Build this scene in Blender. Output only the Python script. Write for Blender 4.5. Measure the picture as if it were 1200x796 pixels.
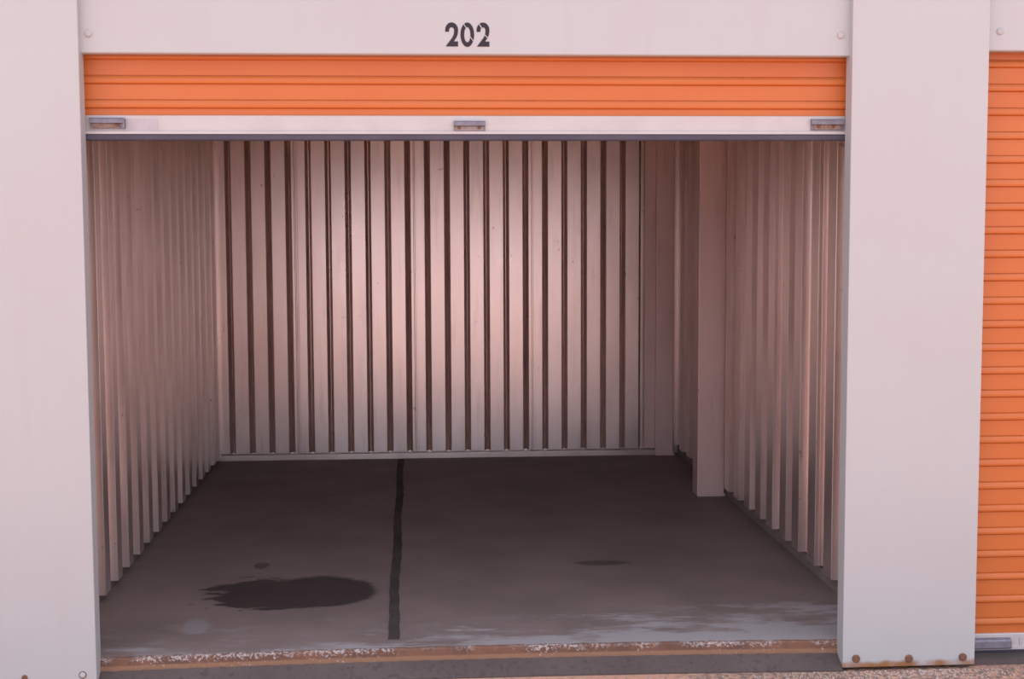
import bpy, bmesh, math, random
from mathutils import Matrix, Vector
from mathutils.geometry import tessellate_polygon
random.seed(7)
for o in list(bpy.data.objects):
    bpy.data.objects.remove(o)
scene = bpy.context.scene
col = scene.collection

# ------------------------------------------------------------------ camera
F_PX, YAW, PITCH, ROLL = 1641.3, 0.0677, 0.0836, -0.0038
fwd = Vector((math.sin(YAW)*math.cos(PITCH), math.cos(YAW)*math.cos(PITCH), -math.sin(PITCH)))
r0 = Vector((math.cos(YAW), -math.sin(YAW), 0)); u0 = r0.cross(fwd)
rt = math.cos(ROLL)*r0 + math.sin(ROLL)*u0
up = -math.sin(ROLL)*r0 + math.cos(ROLL)*u0
cam_d = bpy.data.cameras.new('camera'); cam = bpy.data.objects.new('camera', cam_d); col.objects.link(cam)
cam_d.sensor_width = 36.0; cam_d.lens = F_PX/1200*36.0; cam_d.clip_start = 0.05
m = Matrix((rt, up, -fwd)).transposed().to_4x4(); m.translation = Vector((0, -4.9075, 1.55))
cam.matrix_world = m
scene.camera = cam

# ------------------------------------------------------------------ sky, sun, exposure
w = bpy.data.worlds.new('sky'); scene.world = w; w.use_nodes = True
bg = w.node_tree.nodes['Background']
bg.inputs['Color'].default_value = (0.87, 0.875, 1.02, 1); bg.inputs['Strength'].default_value = 1.72
sd = bpy.data.lights.new('sun_offscreen', 'SUN'); sun = bpy.data.objects.new('sun_offscreen', sd); col.objects.link(sun)
sd.energy = 6.6; sd.color = (1.0, 0.80, 0.66); sd.angle = math.radians(1.0)
# the sun stands behind the building: the facade is in open shade, the yard in front is lit
sun.rotation_euler = Vector((-0.25, -0.36, -0.80)).to_track_quat('-Z', 'Y').to_euler()
sun.location = (3, 8, 9)
vs = scene.view_settings
vs.view_transform = 'Standard'; vs.look = 'None'; vs.gamma = 1.0; vs.use_curve_mapping = False
vs.exposure = 0.20

# ------------------------------------------------------------------ helpers
def tag(o, label=None, cat=None, group=None, kind=None):
    if label: o['label'] = label
    if cat: o['category'] = cat
    if group: o['group'] = group
    if kind: o['kind'] = kind
    return o

def link(name, data, parent=None, loc=None):
    o = bpy.data.objects.new(name, data); col.objects.link(o)
    if parent: o.parent = parent
    if loc: o.location = loc
    return o

def bm_box(bm, x0, x1, y0, y1, z0, z1):
    v = [bm.verts.new((x, y, z)) for x in (x0, x1) for y in (y0, y1) for z in (z0, z1)]
    for f in ((0,1,3,2), (4,6,7,5), (0,4,5,1), (2,3,7,6), (0,2,6,4), (1,5,7,3)):
        bm.faces.new([v[i] for i in f])
    return v

def to_mesh(name, bm, mat, smooth=False):
    bmesh.ops.recalc_face_normals(bm, faces=bm.faces)
    me = bpy.data.meshes.new(name); bm.to_mesh(me); bm.free()
    me.materials.append(mat)
    if smooth:
        for p in me.polygons: p.use_smooth = True
    return me

def box(name, x0, x1, y0, y1, z0, z1, mat, parent=None, bevel=0.0, seg=2):
    """box whose origin sits at its base centre"""
    cx, cy = (x0+x1)/2, (y0+y1)/2
    bm = bmesh.new(); bm_box(bm, x0-cx, x1-cx, y0-cy, y1-cy, 0, z1-z0)
    if bevel:
        bmesh.ops.bevel(bm, geom=bm.edges[:], offset=bevel, segments=seg, affect='EDGES', profile=0.6)
    o = link(name, to_mesh(name, bm, mat), None, (cx, cy, z0))
    if parent: set_parent(o, parent)
    return o

def set_parent(o, p):
    """parent keeping world position (no object here is scaled or turned)"""
    base = Vector(p.location)
    q = p.parent
    while q: base += Vector(q.location); q = q.parent
    o.parent = p; o.location = Vector(o.location) - base

def prism(name, prof, axis, a, b, mat, parent=None, smooth=False, cuts=1, jitter=None):
    """extrude a closed 2-D profile along axis; profile is (u,v): X-> (y,z), Z-> (x,y), Y-> (x,z)"""
    bm = bmesh.new(); rings = []
    for i in range(cuts+1):
        t = a+(b-a)*i/cuts; ring = []
        for u, v in prof:
            p = {'X': (t, u, v), 'Z': (u, v, t), 'Y': (u, t, v)}[axis]
            if jitter: p = jitter(Vector(p), i)
            ring.append(bm.verts.new(p))
        rings.append(ring)
    n = len(prof)
    for r1, r2 in zip(rings, rings[1:]):
        for i in range(n): bm.faces.new((r1[i], r1[(i+1) % n], r2[(i+1) % n], r2[i]))
    bm.faces.new(rings[0][::-1]); bm.faces.new(rings[-1])
    o = link(name, to_mesh(name, bm, mat, smooth))
    if parent: set_parent(o, parent)
    return o

def disc(name, r, depth, loc, mat, parent=None, n=16, dome=0.5, taper=0.8):
    """round head facing -Y: rim plus slightly domed front"""
    bm = bmesh.new()
    prof = [(r, 0), (r, -depth*(1-dome)), (r*taper, -depth*0.9), (r*0.35, -depth)]
    rings = [[bm.verts.new((q*math.cos(2*math.pi*i/n), y, q*math.sin(2*math.pi*i/n))) for i in range(n)] for q, y in prof]
    for a, b in zip(rings, rings[1:]):
        for i in range(n): bm.faces.new((a[i], a[(i+1) % n], b[(i+1) % n], b[i]))
    bm.faces.new(rings[0]); bm.faces.new(rings[-1])
    o = link(name, to_mesh(name, bm, mat), None, loc)
    if parent: set_parent(o, parent)
    return o

# ------------------------------------------------------------------ materials
class Mat:
    def __init__(s, name, rough=0.5, metal=0.0, spec=0.5):
        s.m = bpy.data.materials.new(name); s.m.use_nodes = True
        s.t = s.m.node_tree; s.N = s.t.nodes; s.b = s.N['Principled BSDF']
        s.b.inputs['Roughness'].default_value = rough; s.b.inputs['Metallic'].default_value = metal
        s.b.inputs['Specular IOR Level'].default_value = spec
        g = s.N.new('ShaderNodeNewGeometry'); s.pos = g.outputs['Position']; s.geo = g
    def l(s, a, b): s.t.links.new(a, b)
    def map(s, scale=(1,1,1), loc=(0,0,0)):
        n = s.N.new('ShaderNodeMapping'); n.inputs['Scale'].default_value = scale; n.inputs['Location'].default_value = loc
        s.l(s.pos, n.inputs['Vector']); return n.outputs[0]
    def noise(s, sc=5, det=4, scale=(1,1,1), loc=(0,0,0), rough=0.55, dist=0.0):
        n = s.N.new('ShaderNodeTexNoise'); n.inputs['Scale'].default_value = sc; n.inputs['Detail'].default_value = det
        n.inputs['Roughness'].default_value = rough; n.inputs['Distortion'].default_value = dist
        s.l(s.map(scale, loc), n.inputs['Vector']); return n.outputs['Fac']
    def ramp(s, v, a, b, inv=False):
        n = s.N.new('ShaderNodeMapRange'); n.inputs['From Min'].default_value = a; n.inputs['From Max'].default_value = b
        if inv: n.inputs['To Min'].default_value = 1; n.inputs['To Max'].default_value = 0
        n.interpolation_type = 'SMOOTHSTEP'; s.l(v, n.inputs['Value']); return n.outputs[0]
    def math(s, op, a, b=None):
        n = s.N.new('ShaderNodeMath'); n.operation = op
        for i, x in enumerate((a, b)):
            if x is None: continue
            if isinstance(x, (int, float)): n.inputs[i].default_value = x
            else: s.l(x, n.inputs[i])
        return n.outputs[0]
    def axis(s, k):
        n = s.N.new('ShaderNodeSeparateXYZ'); s.l(s.pos, n.inputs[0]); return n.outputs[k]
    def mix(s, f, a, b):
        n = s.N.new('ShaderNodeMix'); n.data_type = 'RGBA'
        if isinstance(f, (int, float)): n.inputs['Factor'].default_value = f
        else: s.l(f, n.inputs['Factor'])
        for k, x in (('A', a), ('B', b)):
            if isinstance(x, tuple): n.inputs[k if False else (6 if k == 'A' else 7)].default_value = (*x, 1)
            else: s.l(x, n.inputs[6 if k == 'A' else 7])
        return n.outputs[2]
    def color(s, c):
        if isinstance(c, tuple): s.b.inputs['Base Color'].default_value = (*c, 1)
        else: s.l(c, s.b.inputs['Base Color'])
        return s
    def rough(s, v, a, b):
        n = s.N.new('ShaderNodeMapRange'); n.inputs['To Min'].default_value = a; n.inputs['To Max'].default_value = b
        s.l(v, n.inputs['Value']); s.l(n.outputs[0], s.b.inputs['Roughness']); return s
    def bump(s, h, st=0.3, d=0.01):
        n = s.N.new('ShaderNodeBump'); n.inputs['Strength'].default_value = st; n.inputs['Distance'].default_value = d
        s.l(h, n.inputs['Height']); s.l(n.outputs[0], s.b.inputs['Normal']); return s

def ellipse_mask(M, cx, cy, rx, ry, warp, amt, soft=0.12):
    """1 inside a ragged ellipse on the floor"""
    dx = M.math('DIVIDE', M.math('SUBTRACT', M.axis(0), cx), rx)
    dy = M.math('DIVIDE', M.math('SUBTRACT', M.axis(1), cy), ry)
    d = M.math('SQRT', M.math('ADD', M.math('MULTIPLY', dx, dx), M.math('MULTIPLY', dy, dy)))
    d = M.math('ADD', d, M.math('MULTIPLY', M.math('SUBTRACT', warp, 0.5), amt))
    return M.ramp(d, 1-soft, 1+soft, inv=True)

def painted_metal(name, a, b, d):
    M = Mat(name, 0.5)
    n = M.noise(1.6, 3); n2 = M.noise(3, 4, (6, 6, 0.7))
    c = M.mix(M.ramp(n, .35, .7), a, b)
    c = M.mix(M.math('MULTIPLY', M.ramp(n2, .5, .75), .35), c, d)
    # a little rust soaked into the bottom edge of the sheets
    z = M.axis(2)
    rn = M.noise(14, 5, (1, 1, .35))
    edge = M.math('ADD', M.ramp(z, -.075, -.03, inv=True), M.math('MULTIPLY', rn, .9))
    rust = M.math('MULTIPLY', M.ramp(edge, .92, 1.42), M.ramp(z, -.02, .03, inv=True))
    rust = M.math('MULTIPLY', rust, M.ramp(M.noise(4.5, 3, (1, .01, .01), (1.3, 0, 0)), .36, .56))
    rust = M.math('MAXIMUM', rust, M.math('MULTIPLY', M.ramp(z, -.077, -.070, inv=True), .6))
    c = M.mix(rust, c, (.27, .12, .045))
    M.color(c); M.bump(M.noise(2.2, 2), .12, .02)
    return M.m

def galvanised(name, a, b, rough, metal, spec=.5):
    M = Mat(name, rough, metal, spec)
    n = M.noise(2.0, 4, (1.6, 1.6, .8)); streak = M.noise(5, 4, (5, 5, .45)); fine = M.noise(60, 2)
    c = M.mix(M.ramp(n, .3, .72), a, b)
    c = M.mix(M.math('MULTIPLY', M.ramp(streak, .52, .78), .45), c, tuple(x*.72 for x in a))
    spots = M.noise(22, 3, (1, 1, .8))
    c = M.mix(M.math('MULTIPLY', M.ramp(spots, .70, .76), .5), c, (.22, .15, .13))
    M.color(c); M.rough(n, rough-.06, rough+.12); M.bump(M.noise(3.5, 2, (1, 1, .5)), .10, .02)
    return M.m

def orange():
    M = Mat('orange_enamel', 0.42)
    n = M.noise(2.5, 4, (1, 1, 3)); s = M.noise(40, 3, (.4, 1, 2))
    c = M.mix(M.ramp(n, .3, .7), (.490, .128, .022), (.478, .115, .017))
    c = M.mix(M.math('MULTIPLY', M.ramp(s, .62, .75), .25), c, (.35, .10, .03))
    M.color(c); return M.m

def concrete_floor():
    M = Mat('sealed_dark_concrete', 0.62, 0, .35)
    n = M.noise(2.4, 5); n2 = M.noise(9, 5, (1, 1.6, 1))
    c = M.mix(M.ramp(n, .3, .7), (.175, .132, .122), (.225, .17, .157))
    c = M.mix(M.math('MULTIPLY', M.ramp(n2, .55, .75), .35), c, (.25, .195, .18))
    y = M.axis(1); x = M.axis(0)
    # worn, chalky paint along the threshold, in drifts
    drift = M.noise(3.0, 6, (1.0, 3.2, 1), (.3, 0, 0), .62)
    zr = M.ramp(M.math('SUBTRACT', M.math('MULTIPLY', x, .10), M.math('MULTIPLY', y, .42)), -.26, .16)
    grit = M.noise(16, 5, (1.0, 2.2, 1), (0, .4, 0), .7)
    dd = M.math('ADD', drift, M.math('MULTIPLY', M.math('SUBTRACT', grit, .5), .30))
    lip = M.math('MULTIPLY', M.ramp(y, .10, .30, inv=True), .10)
    chalk = M.math('MULTIPLY', M.ramp(M.math('ADD', M.math('ADD', dd, lip), M.math('MULTIPLY', zr, .38)), .62, .80), M.ramp(y, .50, .75, inv=True))
    c = M.mix(M.math('MULTIPLY', chalk, .85), c, (.345, .325, .33))
    veil = M.math('MULTIPLY', M.ramp(M.noise(5.5, 6, (1.0, 2.4, 1), (4.1, 2.2, 0), .68), .50, .70), M.math('MULTIPLY', M.ramp(y, .42, .62, inv=True), .45))
    c = M.mix(veil, c, (.275, .258, .262))
    blob = ellipse_mask(M, -.86, .45, .048, .10, M.noise(14, 5), 1.6, .35)
    c = M.mix(M.math('MULTIPLY', blob, .7), c, (.265, .25, .255))
    # oil stains
    wv = M.noise(6, 5, (1.0, 2.6, 1), (2, 1, 0), .65)
    s1 = ellipse_mask(M, -.43, .93, .245, .25, wv, .5, .10)
    wv2 = M.noise(7, 5, (1.1, 2.2, 1), (5, 1.7, 0), .6)
    s2 = ellipse_mask(M, -.64, .92, .25, .24, wv2, 2.0, .10)
    s4 = ellipse_mask(M, -.715, 1.40, .035, .06, wv, 1.2, .2)
    s3 = ellipse_mask(M, .83, 1.33, .125, .045, wv, .8, .2)
    st = M.math('MAXIMUM', M.math('MAXIMUM', s1, s2), M.math('MAXIMUM', M.math('MULTIPLY', s3, .7), M.math('MULTIPLY', s4, .7)))
    c = M.mix(M.math('MULTIPLY', st, .9), c, (.030, .023, .023))
    M.color(c)
    M.bump(M.noise(30, 4), .15, .004)
    return M.m

def rough_concrete(name, a, b, speck, bs=.5, patch=None):
    M = Mat(name, .85, 0, .3)
    n = M.noise(3, 5); f = M.noise(45, 4); g = M.noise(140, 2)
    c = M.mix(M.ramp(n, .3, .7), a, b)
    c = M.mix(M.math('MULTIPLY', M.ramp(f, .52, .68), .7), c, speck)
    c = M.mix(M.math('MULTIPLY', M.ramp(g, .6, .75), .5), c, tuple(x*.35 for x in a))
    if patch:
        # a grey gravelly repair along the foot of the pillar
        x = M.axis(0); y = M.axis(1)
        e = M.math('MULTIPLY', M.ramp(M.math('ADD', x, M.noise(5, 4)), 1.25, 1.9), M.ramp(y, -.5, -.25))
        c = M.mix(M.math('MULTIPLY', e, M.ramp(f, .30, .62)), c, patch)
    M.color(c); M.bump(f, bs, .008)
    return M.m

def rust_edge():
    M = Mat('rusty_steel_edge', .8, 0, .3)
    n = M.noise(7, 5, (1, 1, 1)); p = M.noise(38, 4, (.8, 1, 1.3)); z = M.axis(2)
    c = M.mix(M.ramp(n, .35, .65), (.19, .092, .058), (.13, .066, .046))
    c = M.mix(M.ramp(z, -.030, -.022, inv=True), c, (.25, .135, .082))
    # flaking white paint at the upper lip
    pf = M.noise(95, 4, (.9, 1, 1), (0, 0, 0), .75)
    flake = M.ramp(M.math('ADD', pf, M.math('MULTIPLY', M.ramp(z, -.03, .002), .13)), .60, .67)
    c = M.mix(M.math('MULTIPLY', flake, M.ramp(M.noise(3.2, 4), .40, .55)), c, (.38, .34, .335))
    M.color(c); M.bump(p, .6, .006)
    return M.m

def plain(name, c1, c2, rough=.5, metal=0.0, sc=8):
    M = Mat(name, rough, metal); M.color(M.mix(M.ramp(M.noise(sc, 4), .35, .68), c1, c2)); return M.m

WHITE = painted_metal('painted_white_metal', (.405, .412, .414), (.402, .402, .400), (.39, .378, .368))
GALV = galvanised('galvanised_sheet', (.68, .555, .515), (.76, .63, .585), .28, .82)
POST = galvanised('weathered_post_steel', (.57, .405, .37), (.65, .48, .435), .50, .45)
ORANGE = orange()
FLOOR = concrete_floor()
LEDGE = rough_concrete('ledge_concrete', (.082, .062, .058), (.108, .082, .076), (.066, .049, .046), .25)
YARD = rough_concrete('yard_concrete', (.54, .30, .205), (.60, .35, .24), (.36, .20, .14), .8, (.20, .15, .125))
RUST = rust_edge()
KERB = rough_concrete('kerb_concrete', (.175, .132, .122), (.225, .17, .157), (.25, .195, .18), .25)
BAR = plain('bar_aluminium', (.455, .43, .425), (.425, .395, .39), .45, .1)
SEAL = plain('seal_vinyl', (.055, .055, .088), (.07, .07, .105), .7)
LATCH = plain('latch_zinc', (.20, .19, .235), (.15, .14, .165), .5, .3, 30)
RUST_BROWN = plain('rusted_bolt_and_slot', (.20, .085, .045), (.12, .06, .04), .8, 0, 60)  # bolt rust; also the brown of the painted-in latch slots
RUSTY_PLATE = plain('rusted_plate', (.20, .125, .09), (.30, .235, .205), .7, .1, 90)
PLATE = plain('dull_plate', (.27, .235, .23), (.22, .19, .185), .6, .1, 60)
PRINT = plain('black_print', (.020, .014, .022), (.026, .018, .028), .8)
STICKER = plain('pale_sticker', (.40, .375, .40), (.36, .335, .355), .5, 0, 25)
JOINT = rough_concrete('joint_filler', (.050, .038, .036), (.085, .064, .060), (.035, .027, .026), .7)
ROOFM = plain('roof_sheet', (.35, .33, .32), (.40, .38, .37), .6)

# ------------------------------------------------------------------ the setting
XL, XR, XR2 = -1.1387, 1.5387, 2.0335
ZC = 2.56                      # ceiling
YB = 4.2605                    # face of the back wall
Z_HEAD = 2.1318
Y_SILL = 0.070
def bow(x):
    # the cast threshold is not quite straight: its middle sits a little further in
    return max(0.0, .040*(1-((x-.25)/1.42)**2))

bm = bmesh.new(); NF = 40
fp = [(-1.60+3.6*i/NF, Y_SILL+.004+bow(-1.60+3.6*i/NF)) for i in range(NF+1)]
lo = [bm.verts.new((x, y, -.20)) for x, y in fp]; hi = [bm.verts.new((x, y, 0)) for x, y in fp]
lb = [bm.verts.new((x, 4.60, -.20)) for x, y in fp]; hb_ = [bm.verts.new((x, 4.60, 0)) for x, y in fp]
for i in range(NF):
    bm.faces.new((lo[i], lo[i+1], hi[i+1], hi[i])); bm.faces.new((hi[i], hi[i+1], hb_[i+1], hb_[i]))
    bm.faces.new((lb[i], hb_[i], hb_[i+1], lb[i+1])); bm.faces.new((lo[i], lb[i], lb[i+1], lo[i+1]))
bm.faces.new((lo[0], hi[0], hb_[0], lb[0])); bm.faces.new((lo[-1], lb[-1], hb_[-1], hi[-1]))
floor_ = link('floor', to_mesh('floor', bm, FLOOR))
tag(floor_, 'dark stained concrete floor of the open storage unit', 'floor', kind='structure')
def wob(p, i):
    s = .0022*math.sin(i*1.7)+.004*math.sin(i*.31+1)
    return Vector((p.x + s*(1 if p.x > -.105 else .7) - .012*(p.y-.3)*.28, p.y, p.z))
prism('joint_strip', [(-.122, .0), (-.122, .0025), (-.116, .004), (-.088, .004), (-.082, .0025), (-.082, .0)], 'Y', .22, 4.22, JOINT, floor_, cuts=60, jitter=wob)
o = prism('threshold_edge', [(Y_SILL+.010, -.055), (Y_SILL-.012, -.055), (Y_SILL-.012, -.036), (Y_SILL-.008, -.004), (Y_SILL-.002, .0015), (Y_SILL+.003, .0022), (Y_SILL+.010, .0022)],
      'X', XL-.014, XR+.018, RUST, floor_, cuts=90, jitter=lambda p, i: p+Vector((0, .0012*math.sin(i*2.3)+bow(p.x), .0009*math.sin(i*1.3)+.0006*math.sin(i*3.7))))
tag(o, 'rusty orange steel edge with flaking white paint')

ledge = prism('trim_1', [(.14, -.20), (-.010, -.20), (-.010, -.086), (.02, -.066), (Y_SILL-.005, -.038), (.14, -.038)], 'X', XL, XR, LEDGE, cuts=30, jitter=lambda p, i: p+Vector((0, bow(p.x) if p.y < .13 else 0, 0)))
tag(ledge, 'grey concrete ledge sloping down below the rusty threshold', 'ledge', kind='structure')

yard = prism('ground', [(.5, -.30), (-18, -.60), (-18, -.34), (-1.6, -.125), (-.006, -.092), (.5, -.092)], 'X', -14, 14, YARD)
tag(yard, 'rough tan concrete yard in front of the units', 'ground', kind='structure')

ceil = box('ceiling', -6.5, 7.5, -.02, 4.75, ZC, ZC+.30, ROOFM)
tag(ceil, 'flat metal roof over the storage units', 'ceiling', kind='structure')

# --- corrugated sheets: wall > panel > rib
def rib_mesh(name, crest, base, depth, z0, z1, mat):
    """trapezoid rib, crest facing -Y, running up Z; local x across, back at y=0"""
    bm = bmesh.new()
    r = .0035
    prof = [(-base/2, 0), (-crest/2-.0005, -depth+r), (-crest/2+r, -depth), (crest/2-r, -depth), (crest/2+.0005, -depth+r), (base/2, 0)]
    lo = [bm.verts.new((x, y, z0)) for x, y in prof]; hi = [bm.verts.new((x, y, z1)) for x, y in prof]
    n = len(prof)
    for i in range(n): bm.faces.new((lo[i], lo[(i+1) % n], hi[(i+1) % n], hi[i]))
    bm.faces.new(lo[::-1]); bm.faces.new(hi)
    return to_mesh(name, bm, mat)

# back wall
BX0, BP = -1.2083, 0.1281
GROOVE, DEPTH = .034, .048
wall_back = box('wall_back', -1.42, 1.86, YB+DEPTH+.010, YB+DEPTH+.10, 0, ZC, GALV)
tag(wall_back, 'ribbed pinkish metal sheeting across the back of the unit', 'wall', kind='structure')
back_rib = rib_mesh('back_rib', BP-GROOVE, BP-.0004, DEPTH, .046, ZC, GALV)
edge_rib = rib_mesh('back_rib_edge', .074, .107, DEPTH, .046, ZC, GALV)
panels = [(-6, -3), (-3, 3), (3, 9), (9, 15), (15, 22)]   # grooves where one sheet laps the next: 3, 9, 15
yv = YB+DEPTH
for a, b in panels:
    if a == -6: continue
    xa = BX0+BP*a if a > 0 else -1.33
    xb = BX0+BP*b if b < 22 else 1.60
    pan = box('panel', xa+.0005, xb-.0005, yv, yv+.009, .046, ZC, GALV, wall_back)
    for k in range(max(a, 0), min(b, 22)):
        # rib between groove k and k+1
        if k == 21: continue
        x = BX0+BP*(k+.5)
        rb = link('rib', back_rib, None, (x, yv, 0)); set_parent(rb, pan)
        rb.rotation_euler = (random.uniform(-.002, .002), 0, random.uniform(-.012, .012))   # sheets never hang quite flat
    if a == -3:
        set_parent(link('rib', edge_rib, None, (BX0-GROOVE/2-.037, yv, 0)), pan)
    if a > 0:
        xs = BX0+BP*a+GROOVE/2
        prism('seam', [(xs+.018, YB+.001), (xs+.018, YB-.0035), (xs+.022, YB-.005), (xs+.027, YB-.005), (xs+.030, YB-.0015), (xs+.038, YB-.0015), (xs+.040, YB+.001)], 'Z', .046, ZC, GALV, pan)
b = box('baseboard_back', -1.325, 1.5715, YB-.012, YB+DEPTH, 0, .035, GALV, None, .002)
tag(b, 'narrow metal base strip along the foot of the back wall', 'baseboard', kind='structure')

# side walls
def side_wall(name, sgn, crest_x, valley_x, z0, ys, crest, label, per=3, seams=()):
    out = valley_x + sgn*.01
    wl = box(name, min(out, out+sgn*.08), max(out, out+sgn*.08), .11, YB+DEPTH, 0, ZC, GALV)
    tag(wl, label, 'wall', kind='structure')
    bm = bmesh.new(); r = .0015
    # profile in (x,y): local y=0 is the face towards the door
    d = abs(valley_x-crest_x); s = sgn
    prof = [(0, 0), (-s*(d-r), .001), (-s*d, r+.001), (-s*(d*.94), crest-r-.004), (-s*(d*.94-r), crest-.004), (0, crest+.004)]
    lo = [bm.verts.new((x, y, z0)) for x, y in prof]; hi = [bm.verts.new((x, y, ZC)) for x, y in prof]
    n = len(prof)
    for i in range(n): bm.faces.new((lo[i], lo[(i+1) % n], hi[(i+1) % n], hi[i]))
    bm.faces.new(lo[::-1]); bm.faces.new(hi)
    rib = to_mesh(name+'_rib', bm, GALV)
    groups = [ys[i:i+per] for i in range(0, len(ys), per)]
    for gi, g in enumerate(groups):
        y0 = .11 if gi == 0 else g[0]-.03
        y1 = groups[gi+1][0]-.03 if gi+1 < len(groups) else YB+DEPTH-.001
        pan = box('panel', min(valley_x, out), max(valley_x, out), y0+.0005, y1-.0005, z0, ZC, GALV, wl)
        for y in g:
            set_parent(link('rib', rib, None, (valley_x, y, 0)), pan)
        if gi in seams:
            y = g[0]
            prism('seam', [(valley_x-s*.010, y+.001), (valley_x-s*.012, y-.003), (valley_x-s*.018, y-.003), (valley_x-s*.020, y+.001)], 'Z', z0, ZC, GALV, pan)
    return wl
lys = [.8281+.2382*k for k in range(-3, 15)]
side_wall('wall_left', -1, -1.2838, -1.3172, .030, [y for y in lys if y < 4.2], .108, 'ribbed grey metal side wall of the unit, unbroken by any post', 3)
rys = [.226, .464, .702, .946, 1.207, 1.425, 1.675, 1.905, 2.14, 2.385, 2.62, 3.02, 3.25, 3.49, 3.73, 3.97]
side_wall('wall_right', 1, 1.7042, 1.7405, .062, rys, .128, 'ribbed grey metal side wall of the unit, interrupted by a steel post', 3, (1, 2, 3))
b = box('baseboard_right', 1.735, 1.76, .11, YB+DEPTH, 0, .056, KERB, None, .003)
tag(b, 'low concrete kerb under the ribbed wall with the post', 'baseboard', kind='structure')
b = box('baseboard_left', -1.34, -1.318, .11, YB+DEPTH, 0, .028, FLOOR)
tag(b, 'dark floor-level kerb under the unbroken ribbed side wall', 'baseboard', kind='structure')

# steel posts on the right-hand wall
def post(name, x0, x1, y0, y1, label, flange=None):
    o = box(name, x0, x1, y0, y1, 0, ZC, POST, None, .004)
    tag(o, label, 'post')
    box('base_plate', x0+.004, x1+.008, y0-.004, y0+.03, 0, .012, POST, o, .001)
    if flange: box('flange', flange, x0+.002, y0+.03, y0+.055, .046, ZC, POST, o)
    return o
post('steel_post', 1.5701, 1.7240, 2.8214, 2.962, 'weathered brown steel post standing partway along the side wall')
post('steel_post', 1.5715, 1.6909, 4.225, 4.295, 'weathered steel corner post where back and side walls meet', 1.499)

# ------------------------------------------------------------------ facade: pillars, headers
def bolt(x, z, p, r=.0105, mat=RUST_BROWN, proud=.008, y=0.0):
    o = disc('bolt', r, proud, (x, y, z), mat, p, 12)
    return o
def pillar(name, x0, x1, z0, label, mat):
    """folded sheet cover: front, two returns, hollow behind"""
    o = box(name, x0, x1, 0, .075, z0, ZC-.002, mat, None, .004)
    tag(o, label, 'pillar')
    return o
pl = pillar('pillar_cover', XL-.497, XL, -.078, 'white metal pillar cover bordering only the open unit, one bolt head painted over', WHITE)
for x, z in ((-1.1865, -.0335), (-1.3866, -.0385)):
    ring = bolt(x, z, pl, .0105, WHITE if x > -1.3 else RUST_BROWN, .006)
    if x > -1.3: disc('washer', .0135, .003, (x, 0, z), RUST_BROWN, pl, 14)
pr = pillar('pillar_cover', XR, XR2, -.079, 'white metal pillar cover between the open unit and the closed orange door', WHITE)
for x, z in ((1.5882, -.0447), (1.7859, -.0490), (1.9877, -.0484)):
    bolt(x, z, pr, .0148)
# facade beyond the frame
lw = box('wall_front', -6.3, XL-.497, .03, .13, -.10, ZC+.02, WHITE)
tag(lw, 'white metal facade continuing past the pillar', 'wall', kind='structure')

Y_HEAD = .035
def header(name, x0, x1, z0, label):
    o = prism(name, [(Y_HEAD, z0+.004), (Y_HEAD+.004, z0), (.082, z0), (.082, ZC-.002), (Y_HEAD, ZC-.002)], 'X', x0, x1, WHITE)
    tag(o, label, 'header panel'); return o
hd = header('header_panel', XL, XR, Z_HEAD, 'white header panel over the open unit numbered 202')
RIV = plain('rivet_paint', (.39, .38, .38), (.37, .36, .36), .5)
for x, z in ((-1.111, 2.198), (1.506, 2.206)):
    disc('rivet', .0125, .006, (x, Y_HEAD, z), RIV, hd, 18, .5, .8)
hd2 = header('header_panel', XR2, 4.70, 2.153, 'white header panel above the closed orange door')
for x in (2.085, 4.65):
    disc('rivet', .0125, .006, (x, Y_HEAD, 2.222), RIV, hd2, 18, .5, .8)

# digits 202, stencilled black
def two():
    P = [(0, 125)]
    for i in range(0, 17):
        a = math.radians(194-i*(194+2)/16); P.append((88+88*math.cos(a), 103-103*math.sin(a)))
    P += [(175, 128), (168, 168), (152, 205), (128, 240), (117, 256), (175, 256), (175, 325), (4, 325), (95, 205), (112, 172), (120, 140), (122, 112)]
    for i in range(1, 13):
        a = math.radians(8+i*(180-8)/12); P.append((88+34*math.cos(a), 104-38*math.sin(a)))
    P.append((54, 125)); return P
def flat_poly(bm, P, y0=0, t=.0012):
    v = [bm.verts.new((x, y0-t, z)) for x, z in P]; u = [bm.verts.new((x, y0, z)) for x, z in P]
    n = len(P)
    for t3 in tessellate_polygon([[Vector((x, z, 0)) for x, z in P]]): bm.faces.new([v[i] for i in t3])
    for i in range(n): bm.faces.new((v[i], u[i], u[(i+1) % n], v[(i+1) % n]))
HS = .0826/325; ZT = 2.2426
def digit(kind, xpix):
    bm = bmesh.new()
    if kind == 2: flat_poly(bm, [(x*HS, -y*HS) for x, y in two()])
    else:
        n = 36
        ro = [(95+94*math.cos(2*math.pi*i/n), 165-165*math.sin(2*math.pi*i/n)) for i in range(n)]
        ri = [(95+43*math.cos(2*math.pi*i/n), 165-102*math.sin(2*math.pi*i/n)) for i in range(n)]
        R = [[bm.verts.new((x*HS, yy, -y*HS)) for x, y in c] for c, yy in ((ro, 0), (ro, -.0012), (ri, -.0012), (ri, 0))]
        for a, b in zip(R, R[1:]):
            for i in range(n): bm.faces.new((a[i], a[(i+1) % n], b[(i+1) % n], b[i]))
    o = link('digit', to_mesh('digit', bm, PRINT), None, (.1065+(xpix-255)*HS, Y_HEAD, ZT)); set_parent(o, hd)
    return o
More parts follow.
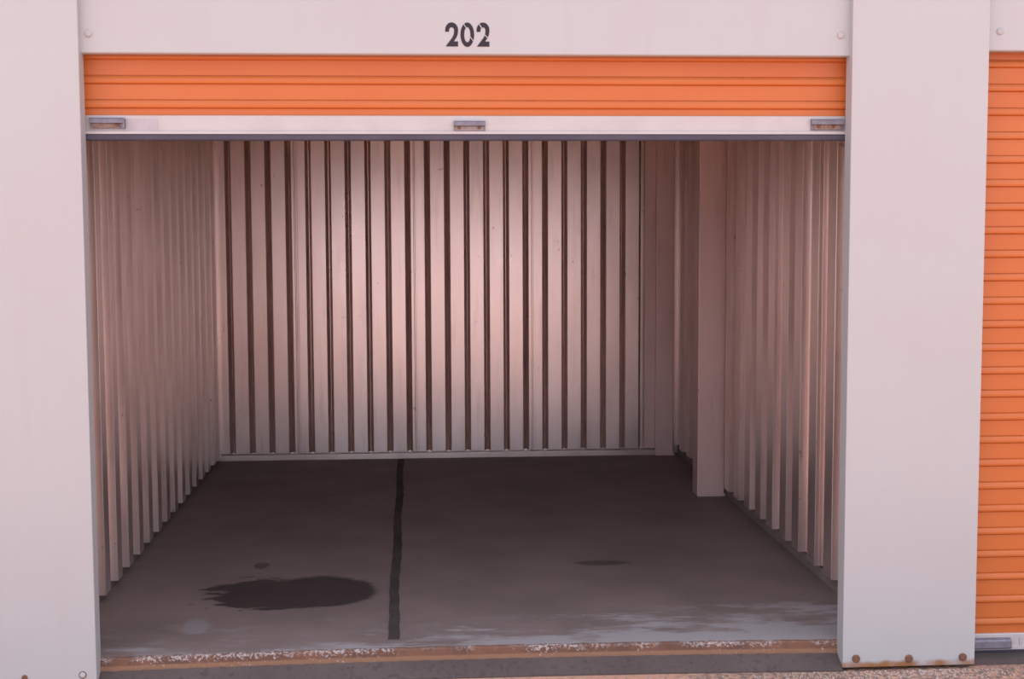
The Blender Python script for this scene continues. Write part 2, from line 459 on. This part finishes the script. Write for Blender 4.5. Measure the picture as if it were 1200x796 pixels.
def scratch(d, pts, wd=5):
    bm = bmesh.new(); (x0, y0), (x1, y1) = pts
    L = math.hypot(x1-x0, y1-y0); nx, ny = -(y1-y0)/L*wd, (x1-x0)/L*wd
    flat_poly(bm, [((x0+nx)*HS, -(y0+ny)*HS), ((x1+nx)*HS, -(y1+ny)*HS), ((x1-nx)*HS, -(y1-ny)*HS), ((x0-nx)*HS, -(y0-ny)*HS)], -.0011, .0004)
    link('scratch', to_mesh('scratch', bm, WHITE), d)
digit(2, 255)
d0 = digit(0, 462); scratch(d0, ((48, 22), (82, 78))); scratch(d0, ((132, 190), (178, 252)))
d2 = digit(2, 684); scratch(d2, ((36, 20), (72, 76)), 6); scratch(d2, ((112, 165), (150, 206)), 5)

# ------------------------------------------------------------------ roll-up doors
Y_DOOR = .100
def slat_profile(hflat, hbead, proud=.010):
    """flat band on top, bead below; (y,z) with z=0 at the lower edge of the bead, front = -y"""
    b = hbead
    front = [(0.0, hflat+b), (0.0, b+.0015), (.0025, b+.0005), (.0025, b-.0010), (-proud*.45, b-.003), (-proud*.85, b*.66), (-proud, b*.40), (-proud*.9, b*.17), (-proud*.2, .001), (0.002, 0)]
    return front + [(.006, 0), (.006, hflat+b)]
def slat_mesh(name, x0, x1, hf, hb):
    bm = bmesh.new(); prof = slat_profile(hf, hb); n = len(prof)
    A = [bm.verts.new((x0, y, z)) for y, z in prof]; B = [bm.verts.new((x1, y, z)) for y, z in prof]
    for i in range(n): bm.faces.new((A[i], A[(i+1) % n], B[(i+1) % n], B[i]))
    bm.faces.new(A[::-1]); bm.faces.new(B)
    return to_mesh(name, bm, ORANGE)
def zz(z): return 1.55+(z-1.55)*.9955

def bottom_bar(root, x0, x1, z0, z1, lip, seal0):
    """aluminium bottom angle with lip and vinyl seal"""
    bar = prism('bottom_bar', [(Y_DOOR+.014, z1), (Y_DOOR-.010, z1), (Y_DOOR-.012, z1-.003), (Y_DOOR-.012, z0+.004), (Y_DOOR-.020, z0+.002), (Y_DOOR-.020, lip), (Y_DOOR+.014, lip)], 'X', x0, x1, BAR, root)
    prism('weather_seal', [(Y_DOOR+.012, lip), (Y_DOOR-.015, lip), (Y_DOOR-.017, lip-.004), (Y_DOOR-.013, seal0+.004), (Y_DOOR-.006, seal0), (Y_DOOR+.006, seal0), (Y_DOOR+.012, seal0+.004)], 'X', x0, x1, SEAL, bar)
    return bar

def door(name, x0, x1, zs, zlast, period, hb, label):
    root = link(name, None, None, ((x0+x1)/2, Y_DOOR, zlast)); tag(root, label, 'roller shutter', kind='thing')
    me = slat_mesh('slat', x0, x1, period-hb, hb)
    for z in zs: set_parent(link('slat', me, None, (0, Y_DOOR, z)), root)
    return root

# the raised door of unit 202
P1 = .0838
zs = [zz(1.9509)+P1*k for k in range(0, 5)]
d1 = door('roller_shutter', XL-.012, XR+.016, zs, 1.84, P1, .031, 'orange ribbed roll-up door pulled up almost fully above the opening')
# what shows of the next band above the bar
prism('slat', [(Y_DOOR, zz(1.9509)), (Y_DOOR, zz(1.924)), (Y_DOOR+.006, zz(1.924)), (Y_DOOR+.006, zz(1.9509))], 'X', XL-.012, XR+.016, ORANGE, d1)
bar1 = bottom_bar(d1, XL-.011, XR+.015, zz(1.8698), zz(1.9269), zz(1.8622), zz(1.8396))
def stop_bracket(x0, x1, z0, z1, hollow, rust=True):
    """folded slide-bolt housing on the bottom bar"""
    y = Y_DOOR-.012
    br = prism('latch', [(y, z1), (y-.016, z1-.002), (y-.020, z1-.006), (y-.020, z0+(z1-z0)*.50), (y-.006, z0+(z1-z0)*.46), (y-.006, z0), (y, z0)], 'X', x0, x1, LATCH, d1)
    if not rust: box('bolt_plate', x0+.006, x1-.006, y-.0085, y-.005, z0+.002, z0+(z1-z0)*.46, PLATE, br)
    if rust: box('bolt_plate', x0+.010, x1-.012, y-.0085, y-.005, z0+.003, z0+(z1-z0)*.46, RUSTY_PLATE, br)
    for k in hollow:
        xs = x0+(x1-x0)*k
        bm = bmesh.new(); flat_poly(bm, [(-.008, .006), (.008, .006), (.005, -.003), (0, -.006), (-.005, -.003)], 0, .003)
        set_parent(link('slot_patch', to_mesh('slot_patch', bm, RUST_BROWN), None, (xs, y-.008, z0+(z1-z0)*.30)), br)  # added brown patch standing in for the dark of a latch slot
    return br
stop_bracket(-1.126, -1.012, zz(1.880), zz(1.919), (.82,))
box('end_cap', -1.0118, -1.0050, Y_DOOR-.034, Y_DOOR-.011, zz(1.880), zz(1.916), LATCH, d1, .001)
box('sticker', -1.004, -.895, Y_DOOR-.0135, Y_DOOR-.011, zz(1.872), zz(1.915), STICKER, d1)
stop_bracket(.1355, .2465, zz(1.8725), zz(1.9095), (.17, .80), False)
lt = stop_bracket(1.417, 1.536, zz(1.877), zz(1.917), (.24, .68))

# closed neighbour
P2 = .0859
zs = [zz(.0314)+P2*k for k in range(0, 26)]
d2r = door('roller_shutter', XR2-.02, 4.72, zs, -.072, P2, .029, 'closed orange ribbed roll-up door next to the white pillar')
prism('slat', [(Y_DOOR, zz(.0314)), (Y_DOOR, zz(0)), (Y_DOOR+.006, zz(0)), (Y_DOOR+.006, zz(.0314))], 'X', XR2-.02, 4.72, ORANGE, d2r)
bar2 = bottom_bar(d2r, XR2-.01, 4.71, zz(-.050), zz(.0011), zz(-.058), zz(-.073))
br = prism('latch', [(Y_DOOR-.012, -.006), (Y_DOOR-.028, -.010), (Y_DOOR-.032, -.016), (Y_DOOR-.032, -.040), (Y_DOOR-.028, -.046), (Y_DOOR-.012, -.048)], 'X', XR2, 2.203, LATCH, d2r)
for x in (2.24, 2.27, 2.30): box('rib_mark', x, x+.012, Y_DOOR-.014, Y_DOOR-.011, -.044, -.008, STICKER, bar2)
sill2 = prism('trim_2', [(.40, -.25), (.03, -.25), (.03, -.086), (.06, -.077), (.40, -.077)], 'X', XR2, 4.70, LEDGE)
tag(sill2, 'dark concrete sill under the closed orange door', 'sill', kind='structure')
pf = box('wall_front_far', 4.70, 7.3, 0, .13, -.09, ZC+.02, WHITE)
tag(pf, 'white metal facade beyond the closed orange door', 'wall', kind='structure')

# door guides inside the opening
for nm, x0, x1, lb in (('trim_3', XL-.07, XL-.015, 'steel door guide on the unbroken-wall side of the opening'), ('trim_4', XR+.020, XR+.075, 'steel door guide on the post side of the opening')):
    g = box(nm, x0, x1, .076, .130, 0, 2.5, GALV)
    tag(g, lb, 'door guide', kind='structure')

# crumbs of gravel along the foot of the ledge and pillar
bm = bmesh.new()
for i in range(900):
    x = random.uniform(-.6, 2.3) if i % 2 else random.uniform(1.2, 2.3); y = -.012-abs(random.gauss(0, .05))
    r = random.uniform(.0015, .0055)*(1.3 if x > 1.3 else 1)
    z = -.092+(y+.006)*.0207
    mt = Matrix.Translation((x, y, z+r*.3)) @ Matrix.Rotation(random.uniform(0, 6), 4, 'Z') @ Matrix.Diagonal((r, r*random.uniform(.6, 1), r*.7, 1))
    bmesh.ops.create_icosphere(bm, subdivisions=1, radius=1, matrix=mt)
GRAV = rough_concrete('gravel', (.36, .27, .22), (.46, .36, .31), (.28, .20, .17), .3)
o = link('gravel', to_mesh('gravel', bm, GRAV))
tag(o, 'loose gravel crumbs along the foot of the ledge', 'gravel', kind='stuff')
